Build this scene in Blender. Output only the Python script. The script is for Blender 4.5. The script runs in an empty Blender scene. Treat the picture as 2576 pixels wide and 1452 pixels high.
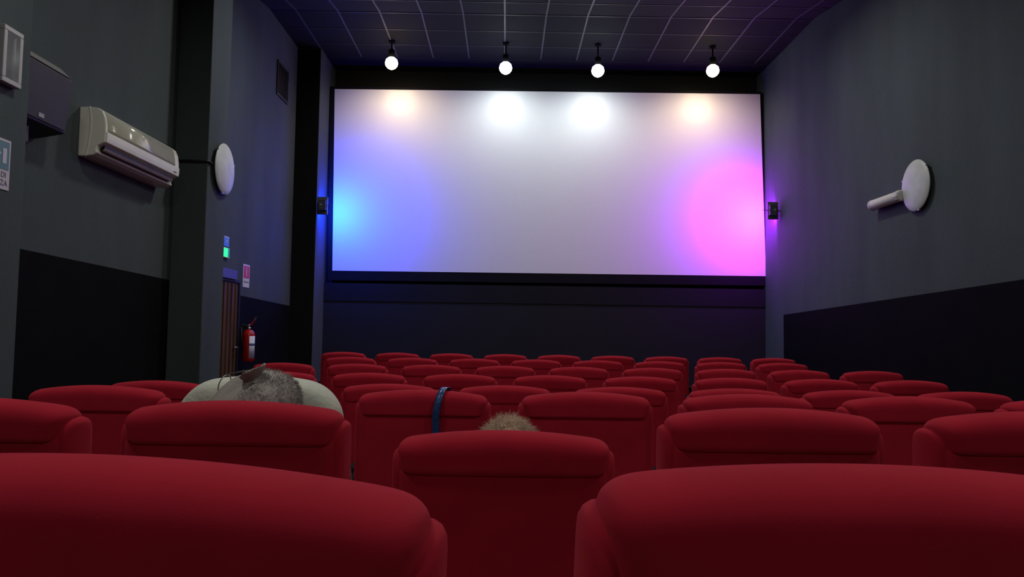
import bpy, bmesh, math, random
from mathutils import Vector, Matrix, Quaternion
random.seed(7)
PI = math.pi
scn = bpy.context.scene
C = scn.collection

# ------------------------------------------------------------------ camera
F = 1900.0                       # focal length in pixels of the 2576 x 1452 frame
CAM = Vector((0.0, 0.0, 1.2))
Yc = Vector((-16, -114, -F)).normalized()          # the room's long axis seen by the camera
Xc = Vector((1.0, -0.0145, 0.0)); Xc = (Xc - Yc * Xc.dot(Yc)).normalized()
Zc = Xc.cross(Yc)
cd = bpy.data.cameras.new('camera'); cam = bpy.data.objects.new('camera', cd); C.objects.link(cam)
cd.sensor_width = 36; cd.lens = 36 * F / 2576; cd.clip_start = 0.05
R3 = Matrix((Xc, Yc, Zc))
cam.matrix_world = Matrix.Translation(CAM) @ R3.to_4x4()
scn.camera = cam

def at(px, py, Y):               # point at distance Y down the room
    v = Vector(((px - 1288) / F, -(py - 726) / F, -1))
    w = R3 @ v
    return CAM + w * (Y / w.y)

def on_x(px, py, X):             # point on a side wall plane x = X
    v = Vector(((px - 1288) / F, -(py - 726) / F, -1))
    w = R3 @ v
    return CAM + w * (X / w.x)

# ------------------------------------------------------------------ world, lights, exposure
wd = bpy.data.worlds.new('world'); scn.world = wd; wd.use_nodes = True
wd.node_tree.nodes['Background'].inputs[0].default_value = (0.5, 0.6, 0.7, 1)
wd.node_tree.nodes['Background'].inputs[1].default_value = 0.0
scn.view_settings.view_transform = 'Standard'
scn.view_settings.look = 'None'
scn.view_settings.exposure = 0.0
scn.view_settings.gamma = 1.0

def lamp(name, kind, loc, energy, color, direction=(0, 0, -1), size=0.1, cone=120, blend=1.0, sx=None):
    l = bpy.data.lights.new(name, kind); l.energy = energy; l.color = color
    if kind == 'AREA':
        l.size = size
        if sx: l.shape = 'RECTANGLE'; l.size_y = sx
    else:
        l.shadow_soft_size = size
    if kind == 'SPOT':
        l.spot_size = math.radians(cone); l.spot_blend = blend
    o = bpy.data.objects.new(name, l); C.objects.link(o); o.location = loc
    o.rotation_euler = Vector(direction).to_track_quat('-Z', 'Y').to_euler()
    return o

# unseen ceiling lights: rear pair inferred, the rest added to light seat tops
HOUSE_FILL = (1.0, 0.95, 0.86)
for hx, hy, e in ((-1.8, -2.2, 20), (2.4, -2.2, 20), (-1.6, 1.2, 22), (2.2, 1.2, 22), (-1.4, 4.4, 24), (2.2, 4.4, 24), (-1.2, 8.7, 46), (2.2, 8.7, 46)):
    lamp('house_fill_light', 'AREA', (hx, hy, 4.02 + 0.157 * hy), e, HOUSE_FILL, (0, 0, -1), 0.3)

# ------------------------------------------------------------------ materials
def mat(name, color, rough=0.6, metal=0.0, spec=0.5, noise=None, bump=None, sheen=0.0, emit=None, coat=0.0):
    m = bpy.data.materials.new(name); m.use_nodes = True
    nt = m.node_tree; b = nt.nodes['Principled BSDF']
    b.inputs['Base Color'].default_value = (*color, 1)
    b.inputs['Roughness'].default_value = rough
    b.inputs['Metallic'].default_value = metal
    b.inputs['Specular IOR Level'].default_value = spec
    b.inputs['Coat Weight'].default_value = coat
    if sheen:
        b.inputs['Sheen Weight'].default_value = sheen
        b.inputs['Sheen Roughness'].default_value = 0.5
        b.inputs['Sheen Tint'].default_value = (min(1, color[0] * 2 + .3), color[1] * 2 + .1, color[2] * 2 + .1, 1)
    if emit:
        b.inputs['Emission Color'].default_value = (*emit[0], 1)
        b.inputs['Emission Strength'].default_value = emit[1]
    if noise or bump:
        tc = nt.nodes.new('ShaderNodeTexCoord')
    if noise:
        sc, amp, stretch = noise
        mp = nt.nodes.new('ShaderNodeMapping'); mp.inputs['Scale'].default_value = stretch
        n = nt.nodes.new('ShaderNodeTexNoise'); n.inputs['Scale'].default_value = sc; n.inputs['Detail'].default_value = 5
        r = nt.nodes.new('ShaderNodeValToRGB')
        r.color_ramp.elements[0].position = 0.3; r.color_ramp.elements[1].position = 0.7
        r.color_ramp.elements[0].color = (*[c * (1 - amp) for c in color], 1)
        r.color_ramp.elements[1].color = (*[min(1, c * (1 + amp)) for c in color], 1)
        nt.links.new(tc.outputs['Object'], mp.inputs[0]); nt.links.new(mp.outputs[0], n.inputs['Vector'])
        nt.links.new(n.outputs['Fac'], r.inputs[0]); nt.links.new(r.outputs[0], b.inputs['Base Color'])
    if bump:
        sc, st = bump
        n2 = nt.nodes.new('ShaderNodeTexNoise'); n2.inputs['Scale'].default_value = sc; n2.inputs['Detail'].default_value = 3
        bp = nt.nodes.new('ShaderNodeBump'); bp.inputs['Strength'].default_value = st; bp.inputs['Distance'].default_value = 0.01
        nt.links.new(tc.outputs['Object'], n2.inputs['Vector'])
        nt.links.new(n2.outputs['Fac'], bp.inputs['Height']); nt.links.new(bp.outputs[0], b.inputs['Normal'])
    return m

M_wall = mat('wall_paint_charcoal', (0.068, 0.090, 0.096), 0.85, noise=(1.6, 0.16, (1, 1, 0.25)), bump=(25, 0.25), spec=0.25)
M_dado = mat('dado_paint_black', (0.0045, 0.0048, 0.0055), 0.85, spec=0.08, noise=(3, 0.2, (1, 1, 1)))
M_front = mat('front_wall_black', (0.020, 0.020, 0.023), 0.85, spec=0.2)
M_bandblue = mat('band_paint_black', (0.011, 0.011, 0.013), 0.8, spec=0.2)
M_band = mat('black_drape', (0.008, 0.008, 0.009), 0.9, spec=0.15)
M_ceil = mat('ceiling_tile_dark', (0.008, 0.009, 0.014), 0.8, spec=0.3, noise=(2.0, 0.2, (1, 1, 1)))
M_grid_lit = mat('ceiling_runner_lit', (0.085, 0.085, 0.10), 0.5)  # runners paler than tees: how each catches the light is in the colour
M_grid_dim = mat('ceiling_tee_dim', (0.024, 0.024, 0.032), 0.5)
M_floor = mat('floor_carpet_dark', (0.03, 0.012, 0.014), 0.95, spec=0.1, noise=(30, 0.3, (1, 1, 1)))
M_screen = mat('screen_fabric', (0.86, 0.86, 0.86), 0.75, spec=0.2, bump=(60, 0.15))
M_black = mat('black_plastic', (0.012, 0.012, 0.013), 0.5)
M_seat = mat('seat_fabric_red', (0.40, 0.014, 0.034), 0.95, spec=0.10, sheen=0.22, noise=(9, 0.08, (1, 1, 1)), bump=(900, 0.08))
M_seatdark = mat('seat_shell_black', (0.012, 0.010, 0.010), 0.9, spec=0.05)
M_white = mat('aged_white_plastic', (0.80, 0.82, 0.73), 0.28, coat=0.3)
M_whitematte = mat('white_plastic', (0.62, 0.63, 0.63), 0.5)
M_glassdisc = mat('frosted_glass', (0.60, 0.66, 0.66), 0.45, noise=(6, 0.12, (1, 1, 1)))
M_metal = mat('brushed_metal', (0.45, 0.45, 0.46), 0.35, metal=0.9)
M_greymetal = mat('grey_casting', (0.10, 0.11, 0.12), 0.5, metal=0.3)
M_pink = mat('white_enamel', (0.75, 0.74, 0.75), 0.4)

def node_mesh(): return bmesh.new()

def link(name, bm, m, parent=None, smooth=True, recalc=True):
    if recalc: bmesh.ops.recalc_face_normals(bm, faces=bm.faces)
    me = bpy.data.meshes.new(name); bm.to_mesh(me); bm.free()
    if smooth:
        for p in me.polygons: p.use_smooth = True
    me.materials.append(m)
    o = bpy.data.objects.new(name, me); C.objects.link(o)
    if parent: o.parent = parent
    return o

def bevel_mod(o, w=0.005, seg=2):
    b = o.modifiers.new('bevel', 'BEVEL'); b.width = w; b.segments = seg; b.limit_method = 'ANGLE'; b.angle_limit = math.radians(35)
    for p in o.data.polygons: p.use_smooth = False
    return o

def box(bm, x0, x1, y0, y1, z0, z1):
    v = [bm.verts.new((x, y, z)) for z in (z0, z1) for (x, y) in ((x0, y0), (x1, y0), (x1, y1), (x0, y1))]
    for f in ((0, 3, 2, 1), (4, 5, 6, 7), (0, 1, 5, 4), (1, 2, 6, 5), (2, 3, 7, 6), (3, 0, 4, 7)):
        bm.faces.new([v[i] for i in f])
    return v

def prism(bm, pts, axis, a, b):  # extrude a 2-D polygon along an axis
    def P(p, t):
        return {'x': (t, p[0], p[1]), 'y': (p[0], t, p[1]), 'z': (p[0], p[1], t)}[axis]
    A = [bm.verts.new(P(p, a)) for p in pts]; B = [bm.verts.new(P(p, b)) for p in pts]
    n = len(pts)
    for i in range(n): bm.faces.new((A[i], A[(i + 1) % n], B[(i + 1) % n], B[i]))
    bm.faces.new(A); bm.faces.new(B[::-1])

def cyl(bm, p0, p1, r0, r1=None, n=20, caps=True):
    r1 = r0 if r1 is None else r1
    p0 = Vector(p0); p1 = Vector(p1); d = (p1 - p0).normalized()
    u = d.orthogonal().normalized(); w = d.cross(u)
    A = []; B = []
    for i in range(n):
        a = 2 * PI * i / n; k = u * math.cos(a) + w * math.sin(a)
        A.append(bm.verts.new(p0 + k * r0)); B.append(bm.verts.new(p1 + k * r1))
    for i in range(n): bm.faces.new((A[i], A[(i + 1) % n], B[(i + 1) % n], B[i]))
    if caps: bm.faces.new(A[::-1]); bm.faces.new(B)

def tube(bm, pts, r, n=8):
    pts = [Vector(p) for p in pts]; rings = []
    ref = Vector((0.13, 0.31, 0.94))
    for i, p in enumerate(pts):
        d = (pts[min(i + 1, len(pts) - 1)] - pts[max(i - 1, 0)]).normalized()
        u = d.cross(ref).normalized(); w = d.cross(u)
        rings.append([bm.verts.new(p + (u * math.cos(2 * PI * k / n) + w * math.sin(2 * PI * k / n)) * r) for k in range(n)])
    for a, b in zip(rings, rings[1:]):
        for k in range(n): bm.faces.new((a[k], a[(k + 1) % n], b[(k + 1) % n], b[k]))
    bm.faces.new(rings[0][::-1]); bm.faces.new(rings[-1])

def lathe(bm, prof, origin, axis, n=40):  # prof = [(r, t)] about an axis
    o = Vector(origin); d = Vector(axis).normalized(); u = d.orthogonal().normalized(); w = d.cross(u)
    rings = []
    for r, t in prof:
        if r < 1e-5: rings.append([bm.verts.new(o + d * t)])
        else: rings.append([bm.verts.new(o + d * t + (u * math.cos(2 * PI * k / n) + w * math.sin(2 * PI * k / n)) * r) for k in range(n)])
    for a, b in zip(rings, rings[1:]):
        for k in range(n):
            k2 = (k + 1) % n
            if len(a) == 1 and len(b) > 1: bm.faces.new((a[0], b[k], b[k2]))
            elif len(b) == 1 and len(a) > 1: bm.faces.new((a[k], a[k2], b[0]))
            elif len(a) > 1: bm.faces.new((a[k], a[k2], b[k2], b[k]))

def thing(name, label, cat, loc=(0, 0, 0), rz=0, group=None):
    o = bpy.data.objects.new(name, None); C.objects.link(o); o.location = loc; o.rotation_euler.z = rz
    o.empty_display_size = 0.1
    return tag(o, label, cat, group)

def tag(o, label, cat, group=None):
    o['label'] = label; o['category'] = cat
    if group: o['group'] = group
    return o

def struct(name, bm, m, smooth=False):
    o = link(name, bm, m, None, smooth); o['kind'] = 'structure'; return o

def text_mesh(name, s, size, m, parent, mtx):
    cu = bpy.data.curves.new(name, 'FONT'); cu.body = s; cu.size = size; cu.align_x = 'CENTER'; cu.align_y = 'CENTER'; cu.extrude = 0.0006
    t = bpy.data.objects.new(name, cu); C.objects.link(t)
    bpy.context.view_layer.update()
    me = bpy.data.meshes.new_from_object(t.evaluated_get(bpy.context.evaluated_depsgraph_get()))
    bpy.data.objects.remove(t); me.transform(mtx); me.materials.clear(); me.materials.append(m); me.name = name
    o = bpy.data.objects.new(name, me); C.objects.link(o); o.parent = parent
    return o
# text on a wall that faces +x (read from inside the room): text x -> -... y axis, text y -> z
WALLTEXT = Matrix(((0, 0, 1, 0), (1, 0, 0, 0), (0, 1, 0, 0), (0, 0, 0, 1)))

# ------------------------------------------------------------------ the room
XL, XP, XR = -3.45, -3.10, 4.38          # left wall, left piers, right wall
YS, YW, YB = 12.70, 13.10, -4.2          # screen, front wall, back wall
RIDGE_Y, RIDGE_Z = 10.6, 5.80
def ceil_z(y): return RIDGE_Z if y >= RIDGE_Y else RIDGE_Z - 0.157 * (RIDGE_Y - y)
fl = [(-4.2, 0.42), (-0.5, 0.24), (0.52, 0.185), (1.59, 0.110), (2.62, 0.050), (3.68, 0.0), (5.75, 0.008), (6.86, 0.022), (7.88, 0.04), (13.1, 0.04)]
def floor_z(y):
    for (a, za), (b, zb) in zip(fl, fl[1:]):
        if y <= b: return za + (zb - za) * (y - a) / (b - a)
    return fl[-1][1]

bm = node_mesh(); prism(bm, fl + [(13.3, 0.04), (13.3, -0.3), (-4.2, -0.3)], 'x', XL - 0.3, XR + 0.3); struct('floor', bm, M_floor)
bm = node_mesh()
prism(bm, [(YB - .1, ceil_z(YB - .1)), (RIDGE_Y, RIDGE_Z), (13.3, RIDGE_Z), (13.3, RIDGE_Z + .3), (YB - .1, RIDGE_Z + .3)], 'x', XL - 0.3, XR + 0.3)
ceiling = struct('ceiling', bm, M_ceil)
# ceiling grid of T bars
bm = node_mesh(); w = 0.012
def slab_bar(x0, x1, y0, y1, dz=0.006):
    v = []
    for dzz in (0, -dz):
        for (x, y) in ((x0, y0), (x1, y0), (x1, y1), (x0, y1)): v.append(bm.verts.new((x, y, ceil_z(y) + dzz)))
    for f in ((0, 1, 2, 3), (7, 6, 5, 4), (0, 4, 5, 1), (1, 5, 6, 2), (2, 6, 7, 3), (3, 7, 4, 0)): bm.faces.new([v[i] for i in f])
for k in range(-6, 8):
    x = -0.08 + 0.6 * k
    if XL < x - w and x + w < XR:
        slab_bar(x - w, x + w, YB, RIDGE_Y); slab_bar(x - w, x + w, RIDGE_Y, 12.4)
g = link('ceiling_runners', bm, M_grid_lit, ceiling, False); bm = node_mesh()
for k in range(-24, 4):
    y = 10.65 + 0.6 * k
    if y > YB: slab_bar(XL, XR, y - w, y + w, 0.005)
g = link('ceiling_cross_tees', bm, M_grid_dim, ceiling, False)

bm = node_mesh(); box(bm, XL - .3, XR + .3, YW, YW + .2, 0, RIDGE_Z + .1); struct('wall_front', bm, M_front)
bm = node_mesh(); box(bm, XL - .3, XR + .3, YB - .2, YB, 0, RIDGE_Z); struct('wall_back', bm, M_wall)
bm = node_mesh(); box(bm, XL - .25, XL, YB, YW, -0.1, RIDGE_Z + .1); struct('wall_left', bm, M_wall)
bm = node_mesh(); box(bm, XR, XR + .25, YB, YW, -0.1, RIDGE_Z + .1); struct('wall_right', bm, M_wall)
# piers along the left wall
piers = ((0.9, 4.82, XP), (7.73, 8.27, XP), (12.07, YW, -3.07))
for i, (y0, y1, xp) in enumerate(piers):
    bm = node_mesh(); box(bm, XL, xp, y0, y1, -0.1, RIDGE_Z + .05); o = struct('wall_left_pier_%d' % (i + 1), bm, M_wall); bevel_mod(o, 0.012)
# black painted dado panels, 4 mm proud of the wall
def dado(name, x, y0, z0, y1, z1, s):
    bm = node_mesh()
    prism(bm, [(y0, floor_z(y0) - 0.02), (y1, floor_z(y1) - 0.02), (y1, z1), (y0, z0)], 'x', x, x + s * 0.006); return struct(name, bm, M_dado)
dado('trim_1', XL, 4.82, 1.762, 7.73, 1.70, 1)
dado('trim_2', XL, 9.60, 1.650, 12.07, 1.595, 1)
dado('trim_3', XR, -4.2, 2.03, 11.87, 1.562, -1)
bm = node_mesh(); box(bm, XL, -3.075, 12.062, 12.069, 0.02, RIDGE_Z - .02); struct('pier_dark_sheet', bm, M_band)  # thin black sheet added to keep the pier's camera-facing side dark
# front wall: lower ledge panel and black band beneath the screen
bm = node_mesh(); box(bm, -3.07, XR, 12.712, YW, 0, at(1380, 765, 12.70).z); struct('wall_front_lower_panel', bm, M_front)
bm = node_mesh(); box(bm, -3.07, XR, 12.70, YW, at(1380, 765, 12.70).z, at(1380, 717, 12.70).z - .02); struct('wall_front_band', bm, M_bandblue)

# ------------------------------------------------------------------ the screen
scr = thing('projection_screen', 'wide white cinema screen washed with blue and magenta light on the front wall', 'screen', (0, YS, 0))
TL, TR, BR, BL = at(842, 224, YS), at(1912, 237, YS), at(1927, 695, YS), at(836, 681, YS)
off = Vector((0, -YS, 0))
bm = node_mesh()
f4 = [bm.verts.new(p + off) for p in (TL, TR, BR, BL)]; b4 = [bm.verts.new(p + off + Vector((0, 0.03, 0))) for p in (TL, TR, BR, BL)]
bm.faces.new(f4); bm.faces.new(b4[::-1])
for i in range(4): bm.faces.new((f4[i], f4[(i + 1) % 4], b4[(i + 1) % 4], b4[i]))
link('screen_fabric', bm, M_screen, scr, False)
bm = node_mesh()
def grow(p, dx, dz): return Vector((p.x + dx, 0, p.z + dz))
e = 0.075
# the black border of the screen
outer = [grow(TL, -e, e * .6), grow(TR, e * .35, e * .6), grow(BR, e * .35, -.16), grow(BL, -e, -.16)]
inner = [grow(TL, .0, -.0), grow(TR, 0, 0), grow(BR, 0, 0), grow(BL, 0, 0)]
for yy, rev in ((0.005, False), (0.12, True)):
    O = [bm.verts.new(p + Vector((0, yy, 0))) for p in outer]; I = [bm.verts.new(p + Vector((0, yy, 0))) for p in inner]
    for i in range(4):
        j = (i + 1) % 4; f = (O[i], O[j], I[j], I[i]); bm.faces.new(f if not rev else f[::-1])
    if not rev: O1, I1 = O, I
for i in range(4):
    j = (i + 1) % 4; bm.faces.new((O1[i], O[i], O[j], O1[j])); bm.faces.new((I1[i], I1[j], I[j], I[i]))
link('screen_frame', bm, M_band, scr, False)
for bx in (-2.2, 0.6, 3.4):
    bm = node_mesh(); box(bm, bx - .04, bx + .04, 0.121, YW - YS - .001, 2.2, 5.0); link('wall_bracket', bm, M_black, scr, False)

# small grey bracket low beside the screen
p = at(830, 757, 12.8)
bm = node_mesh(); tube(bm, [(-3.06, 12.8, p.z + .02), (p.x, 12.78, p.z + .01), (p.x + .07, 12.76, p.z - .02)], 0.014); box(bm, p.x + .05, p.x + .11, 12.73, 12.79, p.z - .045, p.z)
tag(link('wall_bracket', bm, mat('grey_bracket', (.35, .35, .38), .5), None, False), 'small pale grey bracket below the left corner of the screen', 'bracket')

# ------------------------------------------------------------------ spotlights over the screen
SPOT_Y = 11.7
for i, (px, py, col, e, lab) in enumerate((
        (985, 159, (1.0, 0.78, 0.48), 86, 'warm yellow spotlight over the left end of the screen'),
        (1272, 171, (0.90, 1.0, 0.97), 80, 'cool white spotlight above the screen, left one of the middle pair'),
        (1504, 178, (0.90, 1.0, 0.97), 80, 'cool white spotlight above the screen, right one of the middle pair'),
        (1793, 178, (1.0, 0.80, 0.50), 86, 'warm yellow spotlight over the right end of the screen'))):
    p = at(px, py, SPOT_Y)
    t = thing('spotlight', lab, 'spotlight', p, 0, 'spotlights above the screen')
    bm = node_mesh(); lathe(bm, [(0, .095), (.050, .088), (.088, .055), (.103, .0), (.094, -.041), (.065, -.078), (.03, -.098), (0, -.103)], (0, 0, 0), (0, 0, 1), 28)
    mb = mat('bulb_glow_%d' % i, (1, 1, 1), 0.5, emit=(col, 9.0)); link('bulb', bm, mb, t)
    bm = node_mesh(); lathe(bm, [(.035, .08), (.045, .10), (.05, .2), (.04, .215), (0, .215)], (0, 0, 0), (0, 0, 1), 24); link('lamp_holder', bm, M_band, t)
    bm = node_mesh(); cyl(bm, (0, 0, .21), (0, 0, RIDGE_Z - p.z - .01), .012); cyl(bm, (0, 0, RIDGE_Z - p.z - .03), (0, 0, RIDGE_Z - p.z - .001), .05); link('mounting_stem', bm, M_band, t)
    l = lamp('spotlight_beam', 'SPOT', (0, 0.10, -0.02), e, col, (0, 0.40, -0.92), 0.06, 174, 1.0); l.parent = t

# ------------------------------------------------------------------ coloured flood lights beside the screen
def flood(X, zc, wallx, col, energy, aim, lab, Y=12.0):
    s = 1 if wallx > 0 else -1
    t = thing('flood_light', lab, 'flood light', (X, Y, zc), 0, 'flood lights beside the screen')
    bm = node_mesh(); box(bm, -.085, .085, -.005, .055, -.14, .14); bevel_mod(link('housing', bm, M_greymetal, t, False), .008)
    bm = node_mesh(); box(bm, -.05 - s * .02, .05 - s * .02, -.075, -.006, -.085, .085)
    for k in range(7): box(bm, -.06 - s * .02, .06 - s * .02, -.085, -.01, -.08 + k * .025, -.074 + k * .025)
    link('heat_sink', bm, M_greymetal, t, False)
    bm = node_mesh(); box(bm, -.02, .02, -.09, -.086, -.02, .02); link('label_plate', bm, M_metal, t, False)
    bm = node_mesh(); box(bm, -.07, .07, .056, .060, -.12, .12)
    link('lens_panel', bm, mat('flood_lens', (.8, .8, .8), .2, emit=(col, 4)), t, False)
    bm = node_mesh()
    tube(bm, [(s * .086, .02, 0), (wallx - X - s * .001, .02, 0)], .012); link('yoke', bm, M_greymetal, t)
    bm = node_mesh(); tube(bm, [(-s * .085, .03, .0), (-s * .12, .04, .02), (-s * .15, .05, .01)], .006); link('power_lead', bm, M_greymetal, t)
    l = lamp('flood_beam', 'AREA', (0, .075, 0), energy, col, aim, .12, sx=.2); l.parent = t
pL = at(803, 517, 12.0); pR = at(1955, 530, 12.0)
flood(-2.965, pL.z, -3.07, (0.001, 0.036, 1.0), 130, (0.55, 0.83, -0.05), 'blue flood light on the pier left of the screen')
flood(4.265, pR.z, XR, (0.42, 0.014, 1.0), 115, (-0.58, 0.81, -0.12), 'magenta flood light on the wall right of the screen')

# ------------------------------------------------------------------ seats
def pillow(bm, W, zb, zt, T, y0=0.0, pu=14, pv=10, arch=0.0, rc=0.04, taper=0.0, bend=0.30, lean=0.0, nu=36, nv=22, x0=0.0, Tb=None, rb=0.0, pvb=None):
    Tb = T if Tb is None else Tb
    F_, B_ = {}, {}
    H = zt - zb
    for i in range(nu + 1):
        u = math.sin(PI / 2 * (2 * i / nu - 1))
        for j in range(nv + 1):
            v = math.sin(PI / 2 * (2 * j / nv - 1)); z = (v + 1) / 2 * H
            hw = W
            if zt - zb - z < rc: d = rc - (H - z); hw = W - rc + math.sqrt(max(0, rc * rc - d * d))
            if rb and z < rb: d = rb - z; hw = W - rb + math.sqrt(max(0, rb * rb - d * d))
            hw -= taper * (1 - z / H)
            x = u * hw
            zz = zb + z + arch * (1 - (x / W) ** 2) * (z / H) - arch * (z / H)
            g = math.sqrt(max(0, 1 - abs(u) ** pu)) * math.sqrt(max(0, 1 - abs(v) ** (pvb if pvb and v < 0 else pv)))
            xx = x + x0
            yy = y0 + bend * xx * xx - lean * (zt - zz)
            edge = i in (0, nu) or j in (0, nv)
            a = bm.verts.new((xx, yy - Tb * g, zz)); F_[i, j] = a
            B_[i, j] = a if edge else bm.verts.new((xx, yy + T * g, zz))
    for i in range(nu):
        for j in range(nv):
            bm.faces.new((F_[i, j], F_[i + 1, j], F_[i + 1, j + 1], F_[i, j + 1]))
            q = (B_[i, j], B_[i, j + 1], B_[i + 1, j + 1], B_[i + 1, j])
            if len(set(q)) > 2: 
                try: bm.faces.new(q)
                except ValueError: pass

def make_seat(hi=False):
    nu, nv = (60, 36) if hi else (32, 20)
    t = thing('cinema_seat', '', 'seat')
    bm = node_mesh(); pillow(bm, .226, .856, .95, .050, pu=26, pv=3.2, pvb=12, arch=.022, rc=.034, taper=.014, nu=nu, nv=nv, Tb=.056, rb=.02); link('head_pad', bm, M_seat, t)
    bm = node_mesh(); pillow(bm, .222, .40, .925, .053, pu=26, pv=18, arch=.02, rc=.05, taper=.006, nu=nu, nv=nv, lean=.0, y0=.002); link('back_cushion', bm, M_seat, t)
    for s in (-1, 1):
        bm = node_mesh(); pillow(bm, .020, .42, .910, .053, pu=3.4, pv=20, rc=.019, x0=s * .213, y0=.012, nu=16, nv=nv, bend=.3, taper=.0); link('side_bolster', bm, M_seat, t)
    bm = node_mesh(); pillow(bm, .215, -.0, .44, .045, pu=14, pv=12, rc=.04, bend=0, nu=24, nv=20, rb=.03)
    bmesh.ops.rotate(bm, verts=bm.verts, cent=(0, 0, 0), matrix=Matrix.Rotation(-PI / 2, 3, 'X'))
    bmesh.ops.translate(bm, verts=bm.verts, vec=(0, .055, .42)); link('seat_cushion', bm, M_seat, t)
    for s in (-1, 1):
        bm = node_mesh(); box(bm, s * .259 - .014, s * .259 + .014, -.02, .40, .60, .635); bevel_mod(link('armrest', bm, M_seatdark, t, False), .008)
        bm = node_mesh(); box(bm, s * .262 - .010, s * .262 + .010, .02, .30, .02, .60); box(bm, s * .262 - .014, s * .262 + .014, -.02, .36, 0, .02); box(bm, s*.262-.012 if s > 0 else -.262-.012, s*.262+.012, .06, .26, .36, .40)
        bevel_mod(link('leg', bm, M_seatdark, t, False), .003)
    bm = node_mesh(); box(bm, -.252, .252, .08, .11, .345, .372); link('cross_bar', bm, M_seatdark, t, False)
    return t

seatA = make_seat(True); seatB = make_seat(False)
used = {id(seatA): False, id(seatB): False}
def place_seat(src, x, y, z, label, group, tilt=0.0):
    global used
    if not used[id(src)]:
        used[id(src)] = True; r = src
    else:
        r = src.copy(); C.objects.link(r)
        for ch in src.children:
            c = ch.copy(); C.objects.link(c); c.parent = r
    r.location = (x, y, z); r['label'] = label; r['group'] = group; r['category'] = 'seat'
    r.rotation_euler = (tilt, 0, random.uniform(-.004, .004))
    return r

P = 0.56
rows = (  # name, distance, seat positions (in seat pitches), drop of the top edge below the camera
    ('row nearest the screen', 7.88, [-3, -2, -1, 0, 1, 2, 3, 4, 5], .2116),
    ('second row from the screen', 6.86, [-2.5, -1.5, -.5, .5, 1.5, 2.5, 3.5, 4.5], .2276),
    ('third row from the screen', 5.75, [-3, -2, -1, 0, 1, 2, 3, 4, 5], .242),
    ('fourth row from the screen', 4.69, [-2.5, -1.5, -.5, .5, 1.5, 2.5, 3.5, 4.5], .2516),
    ('fifth row from the screen', 3.68, [-3, -2, -1, 0, 1, 2, 3, 4], .249),
    ('sixth row, with the white covered seat', 2.62, [-2.5, -1.5, -.5, .5, 1.5, 2.5, 3.5], .196),
    ('second row from the camera', 1.59, [-2, -1, 0, 1, 2], .147),
    ('nearest row at the bottom edge', .53, [-.5, .5], .088))
ordn = ['leftmost', 'second from left', 'third from left', 'fourth from left', 'fifth from left', 'sixth from left', 'seventh from left', 'eighth from left', 'rightmost']
SEATS = {}
for ri, (rn, Y, ns, drop) in enumerate(rows):
    for i, n in enumerate(ns):
        o = 'rightmost' if i == len(ns) - 1 else ordn[i]
        lab = 'red cinema seat, %s in the %s' % (o, rn)
        z = CAM.z - drop - 0.95
        if ri == 5 and n == -1.5: lab = 'red cinema seat hidden under the white cover, behind the grey haired person'
        if ri == 5 and n == -.5: lab = 'red cinema seat with a blue strap over its back'
        if ri == 6 and n == 0: lab = 'lower red seat in front of the camera, hair tuft showing over its top'; z -= .054
        if ri == 6 and n == -1: lab = 'red seat from which the grey haired person in glasses looks out'
        if ri == 7: lab = 'large red seat nearest the camera, cut off at the bottom %s' % ('left' if n < 0 else 'right')
        q = place_seat(seatA if ri >= 5 else seatB, n * P, Y, z, lab, 'red seats in the ' + rn); SEATS[ri, n] = q
        if ri == 7: q.rotation_euler.y = .036; q.location.x += -.034 + .009

# small pale tag on the back of the centre seat
ctr = SEATS[6, 0]
p = at(1304, 1289, 1.553)
bm = node_mesh(); box(bm, p.x - .0038, p.x + .0038, -.0405, -.0365, p.z - ctr.location.z - .0022, p.z - ctr.location.z + .0022)
tg = link('fabric_tag', bm, M_whitematte, ctr, False); tg['label'] = 'tiny pale tag on the seat back'

# ------------------------------------------------------------------ blue strap over a seat back
sx = SEATS[5, -.5]; zt = sx.location.z
M_strap = mat('strap_blue', (0.02, 0.07, 0.24), 0.30, noise=(60, .3, (1, 1, 1)))
bm = node_mesh(); path = []
for k in range(9): path.append((-.062 + .052 - .012 * (k / 8) ** .5 * 2.0 * (k / 8), 0, 0))
prof = [(.062, .70), (.062, .80), (.062, .88), (.060, .925), (.045, .950), (.020, .957), (-.010, .958), (-.040, .950), (-.058, .930), (-.0665, .905), (-.0665, .87), (-.062, .84), (-.055, .80), (-.05, .74), (-.05, .66)]
A = []
for k, (yy, zz) in enumerate(prof):
    s = k / (len(prof) - 1); cx = .080 - .030 * min(1, max(0, (s - .35) / .35)); hw = .0115
    bx_ = .3 * cx * cx
    A.append([bm.verts.new((cx - hw, yy + bx_, zz)), bm.verts.new((cx + hw, yy + bx_, zz)), bm.verts.new((cx + hw, yy * 1.04 + bx_, zz + .0012)), bm.verts.new((cx - hw, yy * 1.04 + bx_, zz + .0012))])
for a, b in zip(A, A[1:]):
    for k in range(4): bm.faces.new((a[k], a[(k + 1) % 4], b[(k + 1) % 4], b[k]))
bm.faces.new(A[0]); bm.faces.new(A[-1][::-1])
st = tag(link('strap', bm, M_strap, None), 'narrow blue strap hanging over the back of a red seat', 'strap'); st.location = (sx.location.x, sx.location.y, sx.location.z)

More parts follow.
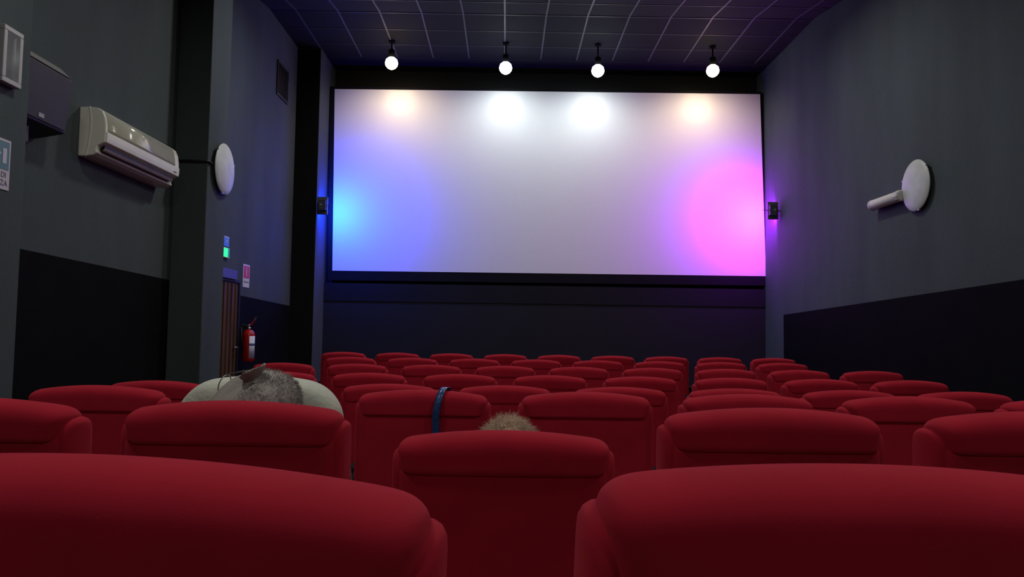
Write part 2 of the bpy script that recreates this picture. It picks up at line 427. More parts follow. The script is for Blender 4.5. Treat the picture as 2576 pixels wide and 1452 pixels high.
# ------------------------------------------------------------------ white cover over a seat
cx = SEATS[5, -1.5]
M_cover = mat('cover_cloth', (0.62, 0.66, 0.58), 0.85, spec=0.2, noise=(5, .10, (1, 1, 1)), bump=(70, .3))
bm = node_mesh(); pillow(bm, .262, .60, .990, .100, pu=10, pv=11, arch=.035, rc=.105, taper=-.062, bend=.2, nu=50, nv=40, y0=.004)
for v in bm.verts:
    n = math.sin(v.co.x * 31 + v.co.z * 9) * math.sin(v.co.z * 23 + v.co.x * 5)
    v.co.y += .005 * n; v.co.x += .004 * math.sin(v.co.z * 17) * (.95 - v.co.z) * 2
cv = tag(link('seat_cover', bm, M_cover, None), 'white cloth cover draped over a seat behind the grey haired head', 'seat cover')
cv.location = cx.location

# ------------------------------------------------------------------ air conditioner
ac0 = on_x(181, 258, XL); Y0 = 6.0; Y1 = 7.36; zt_ = ac0.z
ac = thing('air_conditioner', 'white split air conditioner mounted high on the left wall', 'air conditioner', (XL, Y0, zt_ - .40))
L = Y1 - Y0
body = [(0, .40), (.09, .403), (.15, .395), (.185, .37), (.207, .32), (.217, .26), (.220, .20), (.219, .15), (.214, .115), (.155, .085), (.150, .055), (.160, .030), (.120, .008), (.06, .0), (0, .0)]
bm = node_mesh(); prism(bm, body, 'y', .0, L); ob = link('body', bm, M_white, ac, False); bevel_mod(ob, .010, 3)
# front panel: fine mesh grille region and plain lower band
def strip(bm, pts, y0, y1, t):
    A = [[bm.verts.new((x, y, z)) for (x, z) in pts] for y in (y0, y1)]
    Bv = [[bm.verts.new((x + t, y, z)) for (x, z) in pts] for y in (y0, y1)]
    n = len(pts)
    for i in range(n - 1):
        bm.faces.new((Bv[0][i], Bv[1][i], Bv[1][i + 1], Bv[0][i + 1])); bm.faces.new((A[0][i], A[0][i + 1], A[1][i + 1], A[1][i]))
    for Q in (0, 1):
        for i in range(n - 1): bm.faces.new((A[Q][i], Bv[Q][i], Bv[Q][i + 1], A[Q][i + 1]))
    for i in (0, n - 1): bm.faces.new((A[0][i], A[1][i], Bv[1][i], Bv[0][i]))
M_grille = mat('intake_grille', (0.60, 0.63, 0.53), 0.12, coat=0.3)
nt = M_grille.node_tree; tc = nt.nodes.new('ShaderNodeTexCoord'); wv = nt.nodes.new('ShaderNodeTexWave'); wv.bands_direction = 'Z'; wv.inputs['Scale'].default_value = 26
bp = nt.nodes.new('ShaderNodeBump'); bp.inputs['Strength'].default_value = .06; bp.inputs['Distance'].default_value = .004
nt.links.new(tc.outputs['Object'], wv.inputs[0]); nt.links.new(wv.outputs[1], bp.inputs['Height']); nt.links.new(bp.outputs[0], nt.nodes['Principled BSDF'].inputs['Normal'])
bm = node_mesh(); strip(bm, [(.187, .366), (.2, .34), (.208, .315), (.214, .285), (.2175, .26), (.2195, .23), (.2205, .205)], .03, L - .10, .004); link('intake_grille', bm, M_grille, ac)
bm = node_mesh(); strip(bm, [(.2205, .20), (.2205, .18), (.2195, .15), (.216, .122), (.212, .114)], .012, L - .01, .007); bevel_mod(link('front_band', bm, M_white, ac, False), .002)
bm = node_mesh(); box(bm, .135, .190, .05, L - .09, .052, .100); link('air_outlet', bm, M_black, ac, False)
bm = node_mesh(); strip(bm, [(.185, .050), (.196, .058), (.204, .068)], .03, L - .09, .004); link('louver', bm, M_white, ac, False)
bm = node_mesh(); prism(bm, [(x + .002, z + .001) for x, z in [(.075, .403), (.083, .404), (.10, .30), (.10, .2), (.085, .08), (.07, .0), (.064, .0), (.078, .08), (.092, .2), (.092, .3)]], 'y', -.004, .004); link('side_seam', bm, M_white, ac, False)
bm = node_mesh(); box(bm, .2265, .229, L - .13, L - .07, .140, .148); link('badge', bm, M_greymetal, ac, False)

# black cable from the air conditioner to the round wall lamp
zc = on_x(443, 408, XL).z
bm = node_mesh(); tube(bm, [(XL + .02, Y1 + .005, zc), (XL + .02, 7.70, zc), (XL + .03, 7.71, zc), (XP - .02, 7.71, zc), (XP + .012, 7.715, zc), (XP + .016, 7.80, zc - .005)], .013)
tag(link('cable', bm, M_black, None), 'black cable running from the air conditioner to the left round lamp', 'cable')

# ------------------------------------------------------------------ round wall lamps
def wall_disc(px, py, X, s, lab):
    c = on_x(px, py, X + s * -.0)
    t = thing('wall_lamp', lab, 'wall lamp', (X, c.y, c.z), 0, 'round glass wall lamps')
    a = (s, 0, 0)
    bm = node_mesh(); lathe(bm, [(0, .030), (.14, .030), (.24, .032), (.272, .036), (.276, .041), (.270, .047), (.22, .062), (.15, .074), (.08, .080), (0, .082)], (0, 0, 0), a, 56); link('glass_shade', bm, M_glassdisc, t)
    bm = node_mesh(); lathe(bm, [(0, .0005), (.06, .0005), (.06, .029), (0, .029)], (0, 0, 0), a, 32); link('wall_mount', bm, M_whitematte, t)
    for ang in (.35, 2.44, 4.5):
        bm = node_mesh(); y = math.cos(ang) * .275; z = math.sin(ang) * .275; box(bm, *sorted((s * .028, s * .050)), y - .010, y + .010, z - .010, z + .010); link('shade_clip', bm, M_metal, t, False)
wall_disc(556, 426, XP, 1, 'round frosted glass wall lamp on the left pier')
wall_disc(2313, 467, XR, -1, 'round frosted glass wall lamp on the right wall')

# tubular emergency lamp beside the right round lamp
a = on_x(2193, 516, XR - .07); b = on_x(2266, 494, XR - .07)
zc = (a.z + b.z) / 2; t = thing('tube_lamp', 'white tubular emergency lamp beside the round lamp on the right wall', 'wall lamp', (XR, (a.y + b.y) / 2, zc))
h = (a.y - b.y) / 2
bm = node_mesh(); lathe(bm, [(0, -h), (.05, -h), (.060, -h + .012), (.060, h - .06)], (-.07, 0, 0), (0, 1, 0), 32); 
link('diffuser', bm, M_pink, t)
bm = node_mesh(); lathe(bm, [(.0, -.07), (.05, -.07), (.064, -.06), (.064, .0), (.05, .004), (0, .004)], (-.07, -h + .05, 0), (0, 1, 0), 10); link('end_cap', bm, M_whitematte, t, False)
bm = node_mesh(); lathe(bm, [(.062, -.04), (.064, 0), (.05, .01), (0, .01)], (-.07, h - .02, 0), (0, 1, 0), 32); link('end_cap', bm, M_whitematte, t)
bm = node_mesh(); box(bm, -.012, -.0005, -h + .05, h - .05, -.03, .03); link('back_plate', bm, M_whitematte, t, False)
bm = node_mesh(); tube(bm, [(-.03, -h - .0, .0), (-.03, -h - .12, .012), (-.03, -h - .17, .012)], .009); link('conduit', bm, M_whitematte, t)

# ------------------------------------------------------------------ wall speaker
M_spk = mat('speaker_dark', (0.020, 0.024, 0.025), 0.6)
M_spk_lit = mat('speaker_bevel_lit', (0.22, 0.23, 0.23), 0.55)  # lit copy of the cabinet colour, spotlight on the bevel painted in
p0 = on_x(88, 148, -3.2); pe = on_x(184, 210, -3.2); pb = on_x(110, 322, -3.2)
t = thing('wall_speaker', 'dark box speaker on the left wall beside the air conditioner', 'speaker', (XL, p0.y - .12, 0))
Ls = pe.y - p0.y + .12; zt2 = p0.z; zb2 = pb.z
bm = node_mesh(); prism(bm, [(0.001, zb2), (.21, zb2 + .04), (.25, zt2 - .0), (.17, zt2 + .075), (.001, zt2 + .075)], 'y', 0, Ls); bevel_mod(link('cabinet', bm, M_spk, t, False), .01)
bm = node_mesh(); prism(bm, [(.252, zt2 + .001), (.255, zt2 + .004), (.176, zt2 + .078), (.172, zt2 + .075)], 'y', .01, Ls - .04); link('top_bevel', bm, M_spk_lit, t, False)
bm = node_mesh(); prism(bm, [(.216, zb2 + .06), (.254, zt2 - .02), (.258, zt2 - .02), (.220, zb2 + .06)], 'y', .02, Ls - .02); link('speaker_grille', bm, M_spk, t, False)
bm = node_mesh(); box(bm, .216, .226, Ls - .34, Ls - .28, zb2 + .075, zb2 + .105); link('badge', bm, mat('badge_silver', (.3, .3, .33), .4), t, False)
bm = node_mesh(); box(bm, .001, .15, .15, .25, zb2 - .10, zb2 + .01); link('mounting_bracket', bm, M_black, t, False)

# ------------------------------------------------------------------ emergency light on the near pier
q = [on_x(14, 60, XP + .05), on_x(62, 88, XP + .05), on_x(53, 222, XP + .05), on_x(5, 205, XP + .05)]
y0 = (q[0].y + q[3].y) / 2; y1 = (q[1].y + q[2].y) / 2; z1 = (q[0].z + q[1].z) / 2; z0 = (q[2].z + q[3].z) / 2
t = thing('emergency_light', 'white framed emergency light with clear lens on the near left pier', 'emergency light', (XP, y0, z0))
W_, H_ = y1 - y0, z1 - z0
bm = node_mesh()
for (a0, a1, b0, b1) in ((0, W_, 0, .03), (0, W_, H_ - .03, H_), (0, .03, .03, H_ - .03), (W_ - .03, W_, .03, H_ - .03)): box(bm, .001, .05, a0, a1, b0, b1)
bevel_mod(link('frame', bm, mat('lamp_frame', (.42, .43, .46), .4), t, False), .004)
bm = node_mesh(); box(bm, .001, .010, .03, W_ - .03, .03, H_ - .03); link('reflector', bm, mat('reflector', (.28, .30, .33), .25, metal=.6), t, False)
bm = node_mesh(); cyl(bm, (.028, W_ * .68, .045), (.028, W_ * .68, H_ - .045), .010); link('lamp_tube', bm, M_pink, t)
M_glass = mat('clear_lens', (.8, .85, .88), .05); M_glass.node_tree.nodes['Principled BSDF'].inputs['Transmission Weight'].default_value = .85
bm = node_mesh(); box(bm, .043, .048, .028, W_ - .028, .028, H_ - .028); link('lens', bm, M_glass, t, False)

# ------------------------------------------------------------------ signs
def plate(X, y0, y1, z0, z1, m, th, parent, name, x0=0.0):
    bm = node_mesh(); box(bm, x0, x0 + th, y0, y1, z0, z1); return link(name, bm, m, parent, False)
M_signw = mat('sign_white', (.55, .55, .58), .4); M_signg = mat('sign_green', (.06, .22, .20), .4); M_ink = mat('sign_ink', (.16, .15, .20), .6)
a_ = on_x(30, 357, XP + .005); b_ = on_x(21, 481, XP + .005)
y1 = (a_.y + b_.y) / 2; z1 = a_.z; z0 = b_.z; Wd = .30; y0 = y1 - Wd
t = thing('exit_sign', 'green and white emergency exit sign cut by the left picture edge', 'sign', (XP, y0, z0)); Hh = z1 - z0
bevel_mod(plate(0, 0, Wd, 0, Hh, M_signw, .004, t, 'board', .0005), .001)
plate(0, .012, Wd - .014, Hh * .40, Hh - .014, M_signg, .001, t, 'green_panel', .005)
pg = bpy.data.objects['green_panel']
plate(0, Wd - .075, Wd - .040, Hh * .52, Hh * .82, M_signw, .001, t, 'door_pictogram', .0065)
bm = node_mesh()   # running figure and arrow
yb = .10; zb = Hh * .50
tube(bm, [(.007, yb, zb + .09), (.007, yb - .012, zb + .05)], .008, 8); tube(bm, [(.007, yb - .012, zb + .052), (.007, yb + .018, zb + .03), (.007, yb + .010, zb)], .005, 6)
tube(bm, [(.007, yb - .012, zb + .05), (.007, yb - .026, zb + .022), (.007, yb - .05, zb + .018)], .005, 6); tube(bm, [(.007, yb, zb + .088), (.007, yb + .03, zb + .07)], .004, 6)
bmesh.ops.create_uvsphere(bm, u_segments=12, v_segments=8, radius=.010, matrix=Matrix.Translation((.007, yb + .008, zb + .112)))
prism(bm, [(yb + .06, zb + .055), (yb + .085, zb + .055), (yb + .085, zb + .045), (yb + .11, zb + .0625), (yb + .085, zb + .08), (yb + .085, zb + .07), (yb + .06, zb + .07)], 'x', .0065, .0075)
link('running_figure', bm, M_signw, t, False)
text_mesh('lettering', 'USCITA DI', .050, M_ink, t, Matrix.Translation((.006, Wd / 2, Hh * .29)) @ WALLTEXT)
text_mesh('lettering', 'SICUREZZA', .050, M_ink, t, Matrix.Translation((.006, Wd / 2, Hh * .13)) @ WALLTEXT)

# signs over the side door
a_ = on_x(577, 600, XL + .02); b_ = on_x(563, 622, XL + .02); y1 = a_.y; y0 = y1 - .34
zt3 = on_x(577, 597, XL + .02).z; zm = on_x(577, 625, XL + .02).z; zb3 = on_x(577, 651, XL + .02).z
t = thing('exit_sign', 'blue lit exit plate above the green glowing sign over the side door', 'sign', (XL, y0, zm + .012))
plate(0, 0, .34, 0, zt3 - zm - .012, mat('plate_blue_lit', (.06, .28, .95), .4), .02, t, 'board', .0005)  # blue light falling on the plate is put into its colour
plate(0, 0, .34, zt3 - zm - .03, zt3 - zm - .0125, M_signw, .001, t, 'top_edge', .0206)
bm = node_mesh(); hh = (zt3 - zm) * .5
prism(bm, [(.24, hh - .02), (.26, hh - .03), (.275, hh - .005), (.29, hh - .03), (.285, hh), (.30, hh + .012), (.28, hh + .014), (.268, hh + .04), (.26, hh + .012), (.24, hh + .008)], 'x', .0206, .022); link('pictogram', bm, M_signw, t, False)
t = thing('exit_light', 'small green glowing exit light over the side door by the left pier', 'sign', (XL, y0, zb3))
plate(0, 0, .34, 0, zm - zb3 - .004, M_whitematte, .03, t, 'housing', .0005)
plate(0, .01, .27, .01, zm - zb3 - .014, mat('green_glow', (.0, .3, .05), .4, emit=((.02, 1.0, .16), 1.6)), .003, t, 'lit_panel', .031)
plate(0, .285, .33, .01, zm - zb3 - .014, mat('green_glow_dim', (.02, .3, .2), .4, emit=((.01, .30, .18), .35)), .003, t, 'side_panel', .031)

# extinguisher sign
y0 = on_x(611, 690, XL).y; y1 = on_x(627, 690, XL).y; z1 = on_x(613, 664, XL).z; z0 = on_x(612, 722, XL).z
t = thing('extinguisher_sign', 'red and white fire extinguisher sign on the left wall above the extinguisher', 'sign', (XL, y0, z0)); Wd = y1 - y0; Hh = z1 - z0
plate(0, 0, Wd, 0, Hh, mat('sign_white_bright', (.75, .75, .8), .4), .004, t, 'board', .0005)
plate(0, .018, Wd - .018, Hh * .40, Hh - .02, mat('sign_red', (.75, .04, .06), .4), .001, t, 'red_panel', .005)
bm = node_mesh(); c_ = Wd / 2
prism(bm, [(c_ - .025, Hh * .46), (c_ + .025, Hh * .46), (c_ + .025, Hh * .74), (c_ + .01, Hh * .79), (c_ + .01, Hh * .83), (c_ + .04, Hh * .86), (c_ + .04, Hh * .89), (c_ - .015, Hh * .86), (c_ - .045, Hh * .70), (c_ - .035, Hh * .70), (c_ - .012, Hh * .81), (c_ - .01, Hh * .78), (c_ - .025, Hh * .74)], 'x', .0062, .0072)
link('extinguisher_pictogram', bm, mat('sign_pink', (.7, .35, .45), .5), t, False)
text_mesh('lettering', 'ESTINTORE', .038, M_ink, t, Matrix.Translation((.0056, Wd / 2, Hh * .22)) @ WALLTEXT)

# ------------------------------------------------------------------ side door
dt = on_x(592, 712, XL).z
M_wood = mat('door_wood', (0.10, 0.05, 0.028), 0.55, noise=(6, .55, (1, 9, .25)))
yA, yB = 8.45, on_x(591, 760, XL).y
bm = node_mesh(); box(bm, XL + .001, XL + .03, yA, yB, 0.0, dt); d = struct('door_1', bm, M_wood)
bm = node_mesh(); n = 9
for k in range(n):
    y = yA + (yB - yA) * (k + .5) / n; box(bm, XL + .031, XL + .045, y - .03, y + .012, .02, dt - .02)
link('door_slats', bm, M_wood, d, False)
bm = node_mesh(); box(bm, XL + .001, XL + .05, yB, yB + .05, 0, dt + .03); box(bm, XL + .001, XL + .05, yA - .05, yA, 0, dt + .03); box(bm, XL + .001, XL + .05, yA, yB, dt, dt + .03); link('door_frame', bm, M_black, d, False)
bm = node_mesh(); box(bm, XL + .001, XL + .07, yA, on_x(597, 690, XL + .07).y, dt + .032, on_x(597, 681, XL + .07).z); link('lintel_box', bm, mat('lintel_blue_lit', (.10, .10, .42), .5), d, False)  # lintel colour carries the blue light that falls on it
bm = node_mesh(); tube(bm, [(XL + .045, yB - .1, .98), (XL + .09, yB - .1, .98), (XL + .09, yB - .2, .98)], .01); link('door_handle', bm, M_metal, d)

# ------------------------------------------------------------------ fire extinguisher
c0 = at(632, 870, 9.72); c0.x = XL + .13
zt4 = at(637, 829, 9.72).z; zb4 = at(630, 911, 9.72).z; r = .078
yE = abs(XL + .13) * F / (1272 - 633 + 4)
t = thing('fire_extinguisher', 'red fire extinguisher hung on the left wall by the side door', 'fire extinguisher', (XL + .13, yE, zb4))
H = zt4 - zb4
M_red = mat('extinguisher_red', (.50, .010, .015), .25, coat=.5)
bm = node_mesh(); lathe(bm, [(0, 0), (r * .85, 0), (r, .015), (r, H - .075), (r * .93, H - .045), (r * .65, H - .015), (r * .3, H), (0, H)], (0, 0, 0), (0, 0, 1), 36); link('cylinder', bm, M_red, t)
bm = node_mesh(); cyl(bm, (0, 0, H - .005), (0, 0, H + .03), .024); cyl(bm, (0, 0, H + .03), (0, 0, H + .065), .016); link('valve', bm, M_metal, t)
bm = node_mesh(); prism(bm, [(-.01, H + .045), (.03, H + .085), (.07, H + .135), (.078, H + .125), (.045, H + .070), (.01, H + .035)], 'y', -.012, .012); link('handle', bm, mat('handle_red', (.45, .02, .06), .4), t, False)
bm = node_mesh(); prism(bm, [(.06, H + .12), (.085, H + .165), (.095, H + .16), (.08, H + .115)], 'y', -.01, .01); link('lever_tip', bm, M_metal, t, False)
bm = node_mesh(); tube(bm, [(-.01, -.02, H + .04), (-.05, -.08, H + .06), (-.06, -.12, H + .02), (-.05, -.12, H - .12), (-.04, -.11, H - .25)], .010); link('hose', bm, M_black, t)
bm = node_mesh(); n = 14; A = []; Bq = []
for k in range(n + 1):
    a = -1.15 + 1.25 * k / n; A.append(bm.verts.new((math.cos(a) * (r + .0015), math.sin(a) * (r + .0015), .045))); Bq.append(bm.verts.new((math.cos(a) * (r + .0015), math.sin(a) * (r + .0015), H - .085)))
for k in range(n): bm.faces.new((A[k], A[k + 1], Bq[k + 1], Bq[k]))
M_lab = mat('extinguisher_label', (.72, .78, .95), .5)
lb = link('label_sheet', bm, M_lab, t); so = lb.modifiers.new('solid', 'SOLIDIFY'); so.thickness = .001
bm = node_mesh(); A = []; Bq = []
for k in range(n + 1):
    a = -1.15 + 1.25 * k / n; A.append(bm.verts.new((math.cos(a) * (r + .003), math.sin(a) * (r + .003), H * .50))); Bq.append(bm.verts.new((math.cos(a) * (r + .003), math.sin(a) * (r + .003), H * .57)))
for k in range(n): bm.faces.new((A[k], A[k + 1], Bq[k + 1], Bq[k]))
lb = link('label_stripe', bm, mat('label_blue', (.08, .12, .45), .5), t); so = lb.modifiers.new('solid', 'SOLIDIFY'); so.thickness = .0008
bm = node_mesh(); box(bm, -.129, -r + .004, -.03, .03, H - .14, H - .10); box(bm, -.129, -.02, -.012, .012, H + .01, H + .03); link('wall_hook', bm, M_black, t, False)

# ------------------------------------------------------------------ ventilation grille
q = [on_x(697, 152, XL), on_x(724, 178, XL), on_x(695, 240, XL), on_x(719, 262, XL)]
y0, y1 = q[0].y, q[1].y; z1 = (q[0].z + q[1].z) / 2; z0 = z1 - .52
t = thing('ventilation_grille', 'dark square ventilation grille high on the left wall near the screen', 'vent', (XL, y0, z0)); Wd = y1 - y0; Hh = z1 - z0
M_vent = mat('vent_dark', (.022, .022, .026), .5)
bm = node_mesh()
for (a0, a1, b0, b1) in ((0, Wd, 0, .03), (0, Wd, Hh - .03, Hh), (0, .03, .03, Hh - .03), (Wd - .03, Wd, .03, Hh - .03)): box(bm, .0005, .022, a0, a1, b0, b1)
link('frame', bm, M_vent, t, False)
bm = node_mesh()
for k in range(12):
    y = .045 + (Wd - .09) * k / 11; box(bm, .004, .016, y - .006, y + .006, .03, Hh - .03)
link('slats', bm, M_vent, t, False)
bm = node_mesh(); box(bm, .0005, .003, .03, Wd - .03, .03, Hh - .03); link('backing', bm, M_band, t, False)

# ------------------------------------------------------------------ people
M_skin = mat('skin', (.36, .20, .15), .55, noise=(12, .12, (1, 1, 1)))
M_skin2 = mat('skin_grey_cast', (.30, .275, .26), .6, noise=(12, .15, (1, 1, 1)))  # grey cast of the lighting put into the skin colour

def head_verts(bm, M):
    """human head: +y face, +z crown, +x right ear; about 0.235 tall"""
    nu, nv = 40, 30; ring = []
    for j in range(nv + 1):
        th = PI * j / nv; row = []
        for i in range(nu):
            ph = 2 * PI * i / nu
            d = Vector((math.cos(ph) * math.sin(th), math.sin(ph) * math.sin(th), math.cos(th)))
            x, y, z = d.x * .076, d.y * .097, d.z * .118
            if z < 0:                                    # jaw narrows to the chin
                k = -z / .118; x *= 1 - .38 * k; y = y * (1 - .25 * k) + .018 * k
            if d.y > 0:
                nose = math.exp(-((x / .013) ** 2 + ((z + .016) / .022) ** 2)); y += .024 * nose
                y += .008 * math.exp(-((x / .010) ** 2 + ((z - .008) / .02) ** 2))
                for s in (-1, 1): y -= .009 * math.exp(-(((x - s * .031) / .013) ** 2 + ((z - .010) / .011) ** 2))
                y += .006 * math.exp(-((x / .04) ** 2 + ((z - .034) / .012) ** 2))
                y += .006 * math.exp(-((x / .022) ** 2 + ((z + .058) / .010) ** 2)) - .003 * math.exp(-((x / .02) ** 2 + ((z + .0585) / .003) ** 2))
                y += .008 * math.exp(-((x / .02) ** 2 + ((z + .095) / .015) ** 2))
            row.append(bm.verts.new(M @ Vector((x, y, z))))
        ring.append(row)
    for a, b in zip(ring, ring[1:]):
        for i in range(nu):
            q = (a[i], a[(i + 1) % nu], b[(i + 1) % nu], b[i])
            bm.faces.new(q)
    for s in (-1, 1):                                     # ears: cupped shell with a raised helix
        nr = 24; cen = Vector((s * .077, -.008, -.004))
        def E(a, k, out):
            yy = math.cos(a) * .022 * k; zz = math.sin(a) * .036 * k * (1.0 if math.sin(a) > 0 else .95)
            yy *= 1 + .15 * math.sin(a)
            return M @ (cen + Vector((s * (out * (.40 + .30 * (1 + math.cos(a))) if out > 0 else s * 0 + out), -yy - .003, zz)))
        prof = [(.55, -.006), (.9, .004), (1.05, .016), (1.12, .020), (1.05, .024), (.90, .018), (.7, .008), (.45, .004), (.0, .001)]
        rr = []
        for k, out in prof:
            if k == 0: rr.append([bm.verts.new(E(0, 0, out))] * nr)
            else: rr.append([bm.verts.new(E(2 * PI * i / nr, k, out + (.008 if math.cos(2 * PI * i / nr) > 0 and k > .8 else 0))) for i in range(nr)])
        for a, b in zip(rr, rr[1:]):
            for i in range(nr):
                q = (a[i], a[(i + 1) % nr], b[(i + 1) % nr], b[i])
                if b[0] is b[1]: q = (a[i], a[(i + 1) % nr], b[0])
                bm.faces.new(q)
        bm.faces.new(rr[0][::-1])

def make_person(label, hx, hy, hz, Rh, base, skin, hairmat, top, trouser, hair_fn):
    """seated, slouching; base = seat location; head centre at hx,hy,hz with rotation Rh"""
    t = thing('person', label, 'person', (base.x, base.y + .3, base.z))
    o0 = Vector(t.location)
    # skeleton (world coordinates)
    bx, by, bz = base
    hip = Vector((bx, by + .40, bz + .585)); chest = Vector((bx * .7 + hx * .3, by + .255, bz + .70)); neck = Vector((hx * .6 + bx * .4, by + .225, bz + .80))
    Mh = Matrix.Translation((hx, hy, hz)) @ Rh.to_4x4()
    skull_base = Mh @ Vector((0, -.018, -.065))
    J = [(hip, .105), ((hip + chest) / 2, .105), (chest, .105), (neck, .058), ((neck + skull_base) / 2, .050), (skull_base, .052)]
    E_ = [(0, 1), (1, 2), (2, 3), (3, 4), (4, 5)]
    def chain(start, pts):
        last = start
        for p, rr in pts: J.append((p, rr)); E_.append((last, len(J) - 1)); last = len(J) - 1
        return last
    for s in (-1, 1):
        sh = chest + Vector((s * .145, .01, .055))
        el = Vector((bx + s * .195, by + .33, bz + .53)); wr = Vector((bx + s * .10, by + .56, bz + .60))
        last = chain(2, [(sh, .052), ((sh + el) / 2, .043), (el, .036), ((el + wr) / 2, .031), (wr, .023), (wr + Vector((-s * .02, .045, .005)), .026)])
        palm = J[last][0]
        for k, (dx, L_) in enumerate(((-.024, .062), (-.008, .072), (.008, .068), (.022, .052))):   # four fingers resting on the thigh
            a = palm + Vector((s * dx * -1, .028, .004)); b = a + Vector((-s * .006, L_ * .55, -.004)); c = b + Vector((-s * .003, L_ * .45, -.016))
            chain(last, [(a, .0095), (b, .0085), (c, .007)])
        a = palm + Vector((-s * .030, -.005, .008)); chain(last, [(a, .011), (a + Vector((-s * .018, .026, .0)), .0095), (a + Vector((-s * .020, .050, -.008)), .008)])
        hj = hip + Vector((s * .085, .02, -.01)); kn = Vector((bx + s * .12, by + .76, bz + .52)); an = Vector((bx + s * .12, by + .74, bz + .10)); toe = Vector((bx + s * .13, by + .88, bz + .045))
        chain(0, [(hj, .088), ((hj + kn) / 2, .075), (kn, .056), ((kn * .6 + an * .4), .055), (an, .038), (an + Vector((0, .03, -.055)), .038), (toe, .033)])
    me = bpy.data.meshes.new('body_skeleton')
    me.from_pydata([tuple(p - o0) for p, _ in J], E_, []); 
    ob = bpy.data.objects.new('body_skeleton', me); C.objects.link(ob)
    sk = ob.modifiers.new('skin', 'SKIN'); 
    for i, (p, rr) in enumerate(J): me.skin_vertices[0].data[i].radius = (rr, rr)
    me.skin_vertices[0].data[0].use_root = True
    sub = ob.modifiers.new('sub', 'SUBSURF'); sub.levels = 2; sub.render_levels = 2
    bpy.context.view_layer.update()
    m2 = bpy.data.meshes.new_from_object(ob.evaluated_get(bpy.context.evaluated_depsgraph_get()))
    bpy.data.objects.remove(ob)
    bm = node_mesh(); bm.from_mesh(m2)
    head_verts(bm, Matrix.Translation(-o0) @ Mh)
    body = link('body', bm, skin, t)
    rm = body.modifiers.new('remesh', 'REMESH'); rm.mode = 'VOXEL'; rm.voxel_size = .0035; rm.use_smooth_shade = True
    sm = body.modifiers.new('smooth', 'SMOOTH'); sm.factor = .5; sm.iterations = 2
    # clothing: sleeves + torso, trousers
    def clothes(name, edges, grow_, m):
        idx = sorted({i for e2 in edges for i in e2}); mp_ = {j: k for k, j in enumerate(idx)}
        me = bpy.data.meshes.new(name); me.from_pydata([tuple(J[i][0] - o0) for i in idx], [(mp_[a], mp_[b]) for a, b in edges], [])
        q = bpy.data.objects.new(name, me); C.objects.link(q); q.parent = t; me.materials.append(m)
        md = q.modifiers.new('skin', 'SKIN'); md.use_smooth_shade = True
        for k, i in enumerate(idx): me.skin_vertices[0].data[k].radius = (J[i][1] + grow_,) * 2
        me.skin_vertices[0].data[0].use_root = True
        q.modifiers.new('sub', 'SUBSURF').levels = 2
    arm = 6; per = 6 + 4 * 3 + 3 + 7    # joints per side
    te = [(0, 1), (1, 2), (2, 3)]; le = []
    for s in range(2):
        b0 = arm + s * per
        te += [(2, b0), (b0, b0 + 1), (b0 + 1, b0 + 2), (b0 + 2, b0 + 3), (b0 + 3, b0 + 4)]
        l0 = b0 + 21; le += [(0, l0), (l0, l0 + 1), (l0 + 1, l0 + 2), (l0 + 2, l0 + 3), (l0 + 3, l0 + 4)]
    clothes('sweater', te, .010, top); clothes('trousers', le, .011, trouser)
    hb = node_mesh(); hair_fn(hb, Matrix.Translation(-o0) @ Mh); link('hair', hb, hairmat, t)
    return t, Mh, o0

def strand(bm, p, d, L_, r, droop, M):
    a = p; pts = [a]; dd = d.copy()
    for k in range(3):
        dd = (dd + droop * .35).normalized(); a = a + dd * L_ / 3; pts.append(a)
    u = d.orthogonal().normalized(); w = d.cross(u); rings = []
    for k, q in enumerate(pts[:-1]):
        rr = r * (1 - .28 * k); rings.append([bm.verts.new(M @ (q + (u * math.cos(2 * PI * i / 3) + w * math.sin(2 * PI * i / 3)) * rr)) for i in range(3)])
    tip = bm.verts.new(M @ pts[-1])
    for x, y in zip(rings, rings[1:]):
        for i in range(3): bm.faces.new((x[i], x[(i + 1) % 3], y[(i + 1) % 3], y[i]))
    for i in range(3): bm.faces.new((rings[-1][i], rings[-1][(i + 1) % 3], tip))

def scalp_cap(bm, M, thick, test, nu=48, nv=30):
    G = {}
    for j in range(nv + 1):
        th = PI * .80 * j / nv
        for i in range(nu):
            ph = 2 * PI * i / nu; d = Vector((math.cos(ph) * math.sin(th), math.sin(ph) * math.sin(th), math.cos(th)))
            n = .0018 * math.sin(23 * d.x + 7 * d.z) * math.sin(19 * d.y + 3)
            k = thick + n
            G[i, j] = (d, bm.verts.new(M @ Vector((d.x * (.076 + k), d.y * (.097 + k), d.z * (.118 + k) ))))
    for j in range(nv):
        for i in range(nu):
            q = [G[i, j], G[(i + 1) % nu, j], G[(i + 1) % nu, j + 1], G[i, j + 1]]
            if all(test(x[0]) for x in q): bm.faces.new([x[1] for x in q])
    bmesh.ops.delete(bm, geom=[v for v in bm.verts if not v.link_faces], context='VERTS')

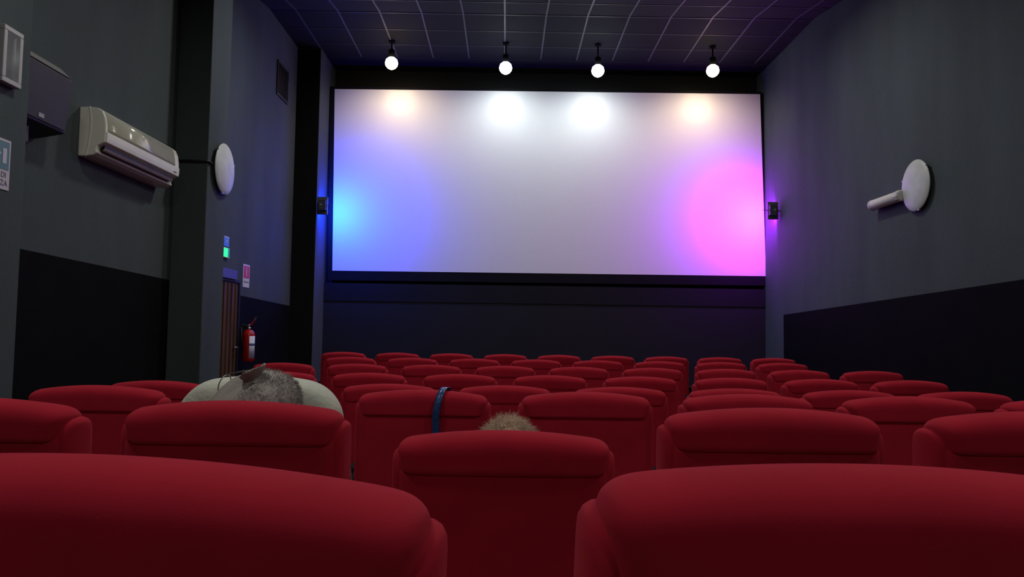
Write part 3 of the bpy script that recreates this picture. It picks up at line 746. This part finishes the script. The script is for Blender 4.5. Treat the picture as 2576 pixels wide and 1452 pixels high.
def on_scalp(d): return d.z > -.05 + (.55 * max(0, d.y)) * 1.0 + (.25 if d.y > .2 else 0) or (d.y < -.25 and d.z > -.62)
def hair_short(bm, M):
    scalp_cap(bm, M, .003, on_scalp)
    for _ in range(6500):
        z = random.uniform(-.65, 1); ph = random.uniform(0, 2 * PI); s = math.sqrt(1 - z * z); d = Vector((math.cos(ph) * s, math.sin(ph) * s, z))
        if not on_scalp(d): continue
        n = Vector((d.x / .076, d.y / .097, d.z / .118)).normalized()
        p = Vector((d.x * .078, d.y * .099, d.z * .120))
        back = d.y < -.2
        strand(bm, p, (n + Vector((random.gauss(0, .3), random.gauss(-.3, .3), random.gauss(-.1, .3)))).normalized(), random.uniform(.005, .011) * (1.5 if back else 1), .0006, Vector((0, -.4, -.6)), M)
def hair_tuft(bm, M):
    scalp_cap(bm, M, .004, on_scalp)
    for _ in range(7000):
        z = random.uniform(-.3, 1); ph = random.uniform(0, 2 * PI); s = math.sqrt(1 - z * z); d = Vector((math.cos(ph) * s, math.sin(ph) * s, z))
        if not on_scalp(d): continue
        n = Vector((d.x / .076, d.y / .097, d.z / .118)).normalized()
        p = Vector((d.x * .079, d.y * .100, d.z * .121))
        k = math.sin(d.x * 9 + 1) * .5 + .5
        strand(bm, p, (n + Vector((random.gauss(.15, .45), random.gauss(0, .45), random.gauss(0, .2)))).normalized(), random.uniform(.012, .030), .0006, Vector((random.gauss(.3, .6), 0, -.5)), M)

M_hairg = mat('hair_grey', (.36, .34, .33), .75, noise=(30, .35, (1, 1, 1)), spec=.3)
M_hairb = mat('hair_sandy', (.60, .46, .36), .7, noise=(30, .3, (1, 1, 1)), spec=.3)
M_top1 = mat('sweater_dark', (.03, .04, .05), .9); M_top2 = mat('shirt_blue', (.05, .08, .14), .9); M_trs = mat('trousers_dark', (.02, .02, .025), .9)

# grey haired person: head leaning to the right, left ear turned up
U = Vector((.45, .83, .30)).normalized(); Rr = Vector((.08, .42, -.90)); Rr = (Rr - U * Rr.dot(U)).normalized(); Fw = U.cross(Rr)
Rh1 = Matrix((Rr, Fw, U)).transposed()
h1 = at(638, 1020, 1.84)
s1 = SEATS[6, -1]
p1, Mh1, o1 = make_person('person with grey hair and glasses, head tilted sideways above a red seat back', h1.x, h1.y, h1.z, Rh1, Vector(s1.location), M_skin2, M_hairg, M_top1, M_trs, hair_short)
# glasses (head coordinates)
bm = node_mesh(); MM = Matrix.Translation(-o1) @ Mh1
def MP(l): return [MM @ Vector(p) for p in l]
for s in (-1, 1):
    tube(bm, MP([(s * .081, -.010, .030), (s * .075, .04, .020), (s * .060, .092, .012)]), .0016, 6)
    tube(bm, MP([(s * (.033 + .026 * math.cos(a * PI / 8)), .100 - .008 * math.cos(a * PI / 8), .008 + .020 * math.sin(a * PI / 8)) for a in range(17)]), .0015, 6)
tube(bm, MP([(-.008, .108, .012), (0, .113, .015), (.008, .108, .012)]), .0015, 6)
link('glasses', bm, M_metal, p1)

h2 = at(1276, 1100, 1.80); s2 = SEATS[6, 0]
Rh2 = Matrix.Rotation(-.10, 3, 'X') @ Matrix.Rotation(.05, 3, 'Y')
h2.z = at(1276, 1056, 1.80).z - .122
make_person('person with sandy hair, only the top of the head above the centre seat', h2.x, h2.y, h2.z, Rh2, Vector(s2.location), M_skin, M_hairb, M_top2, M_trs, hair_tuft)
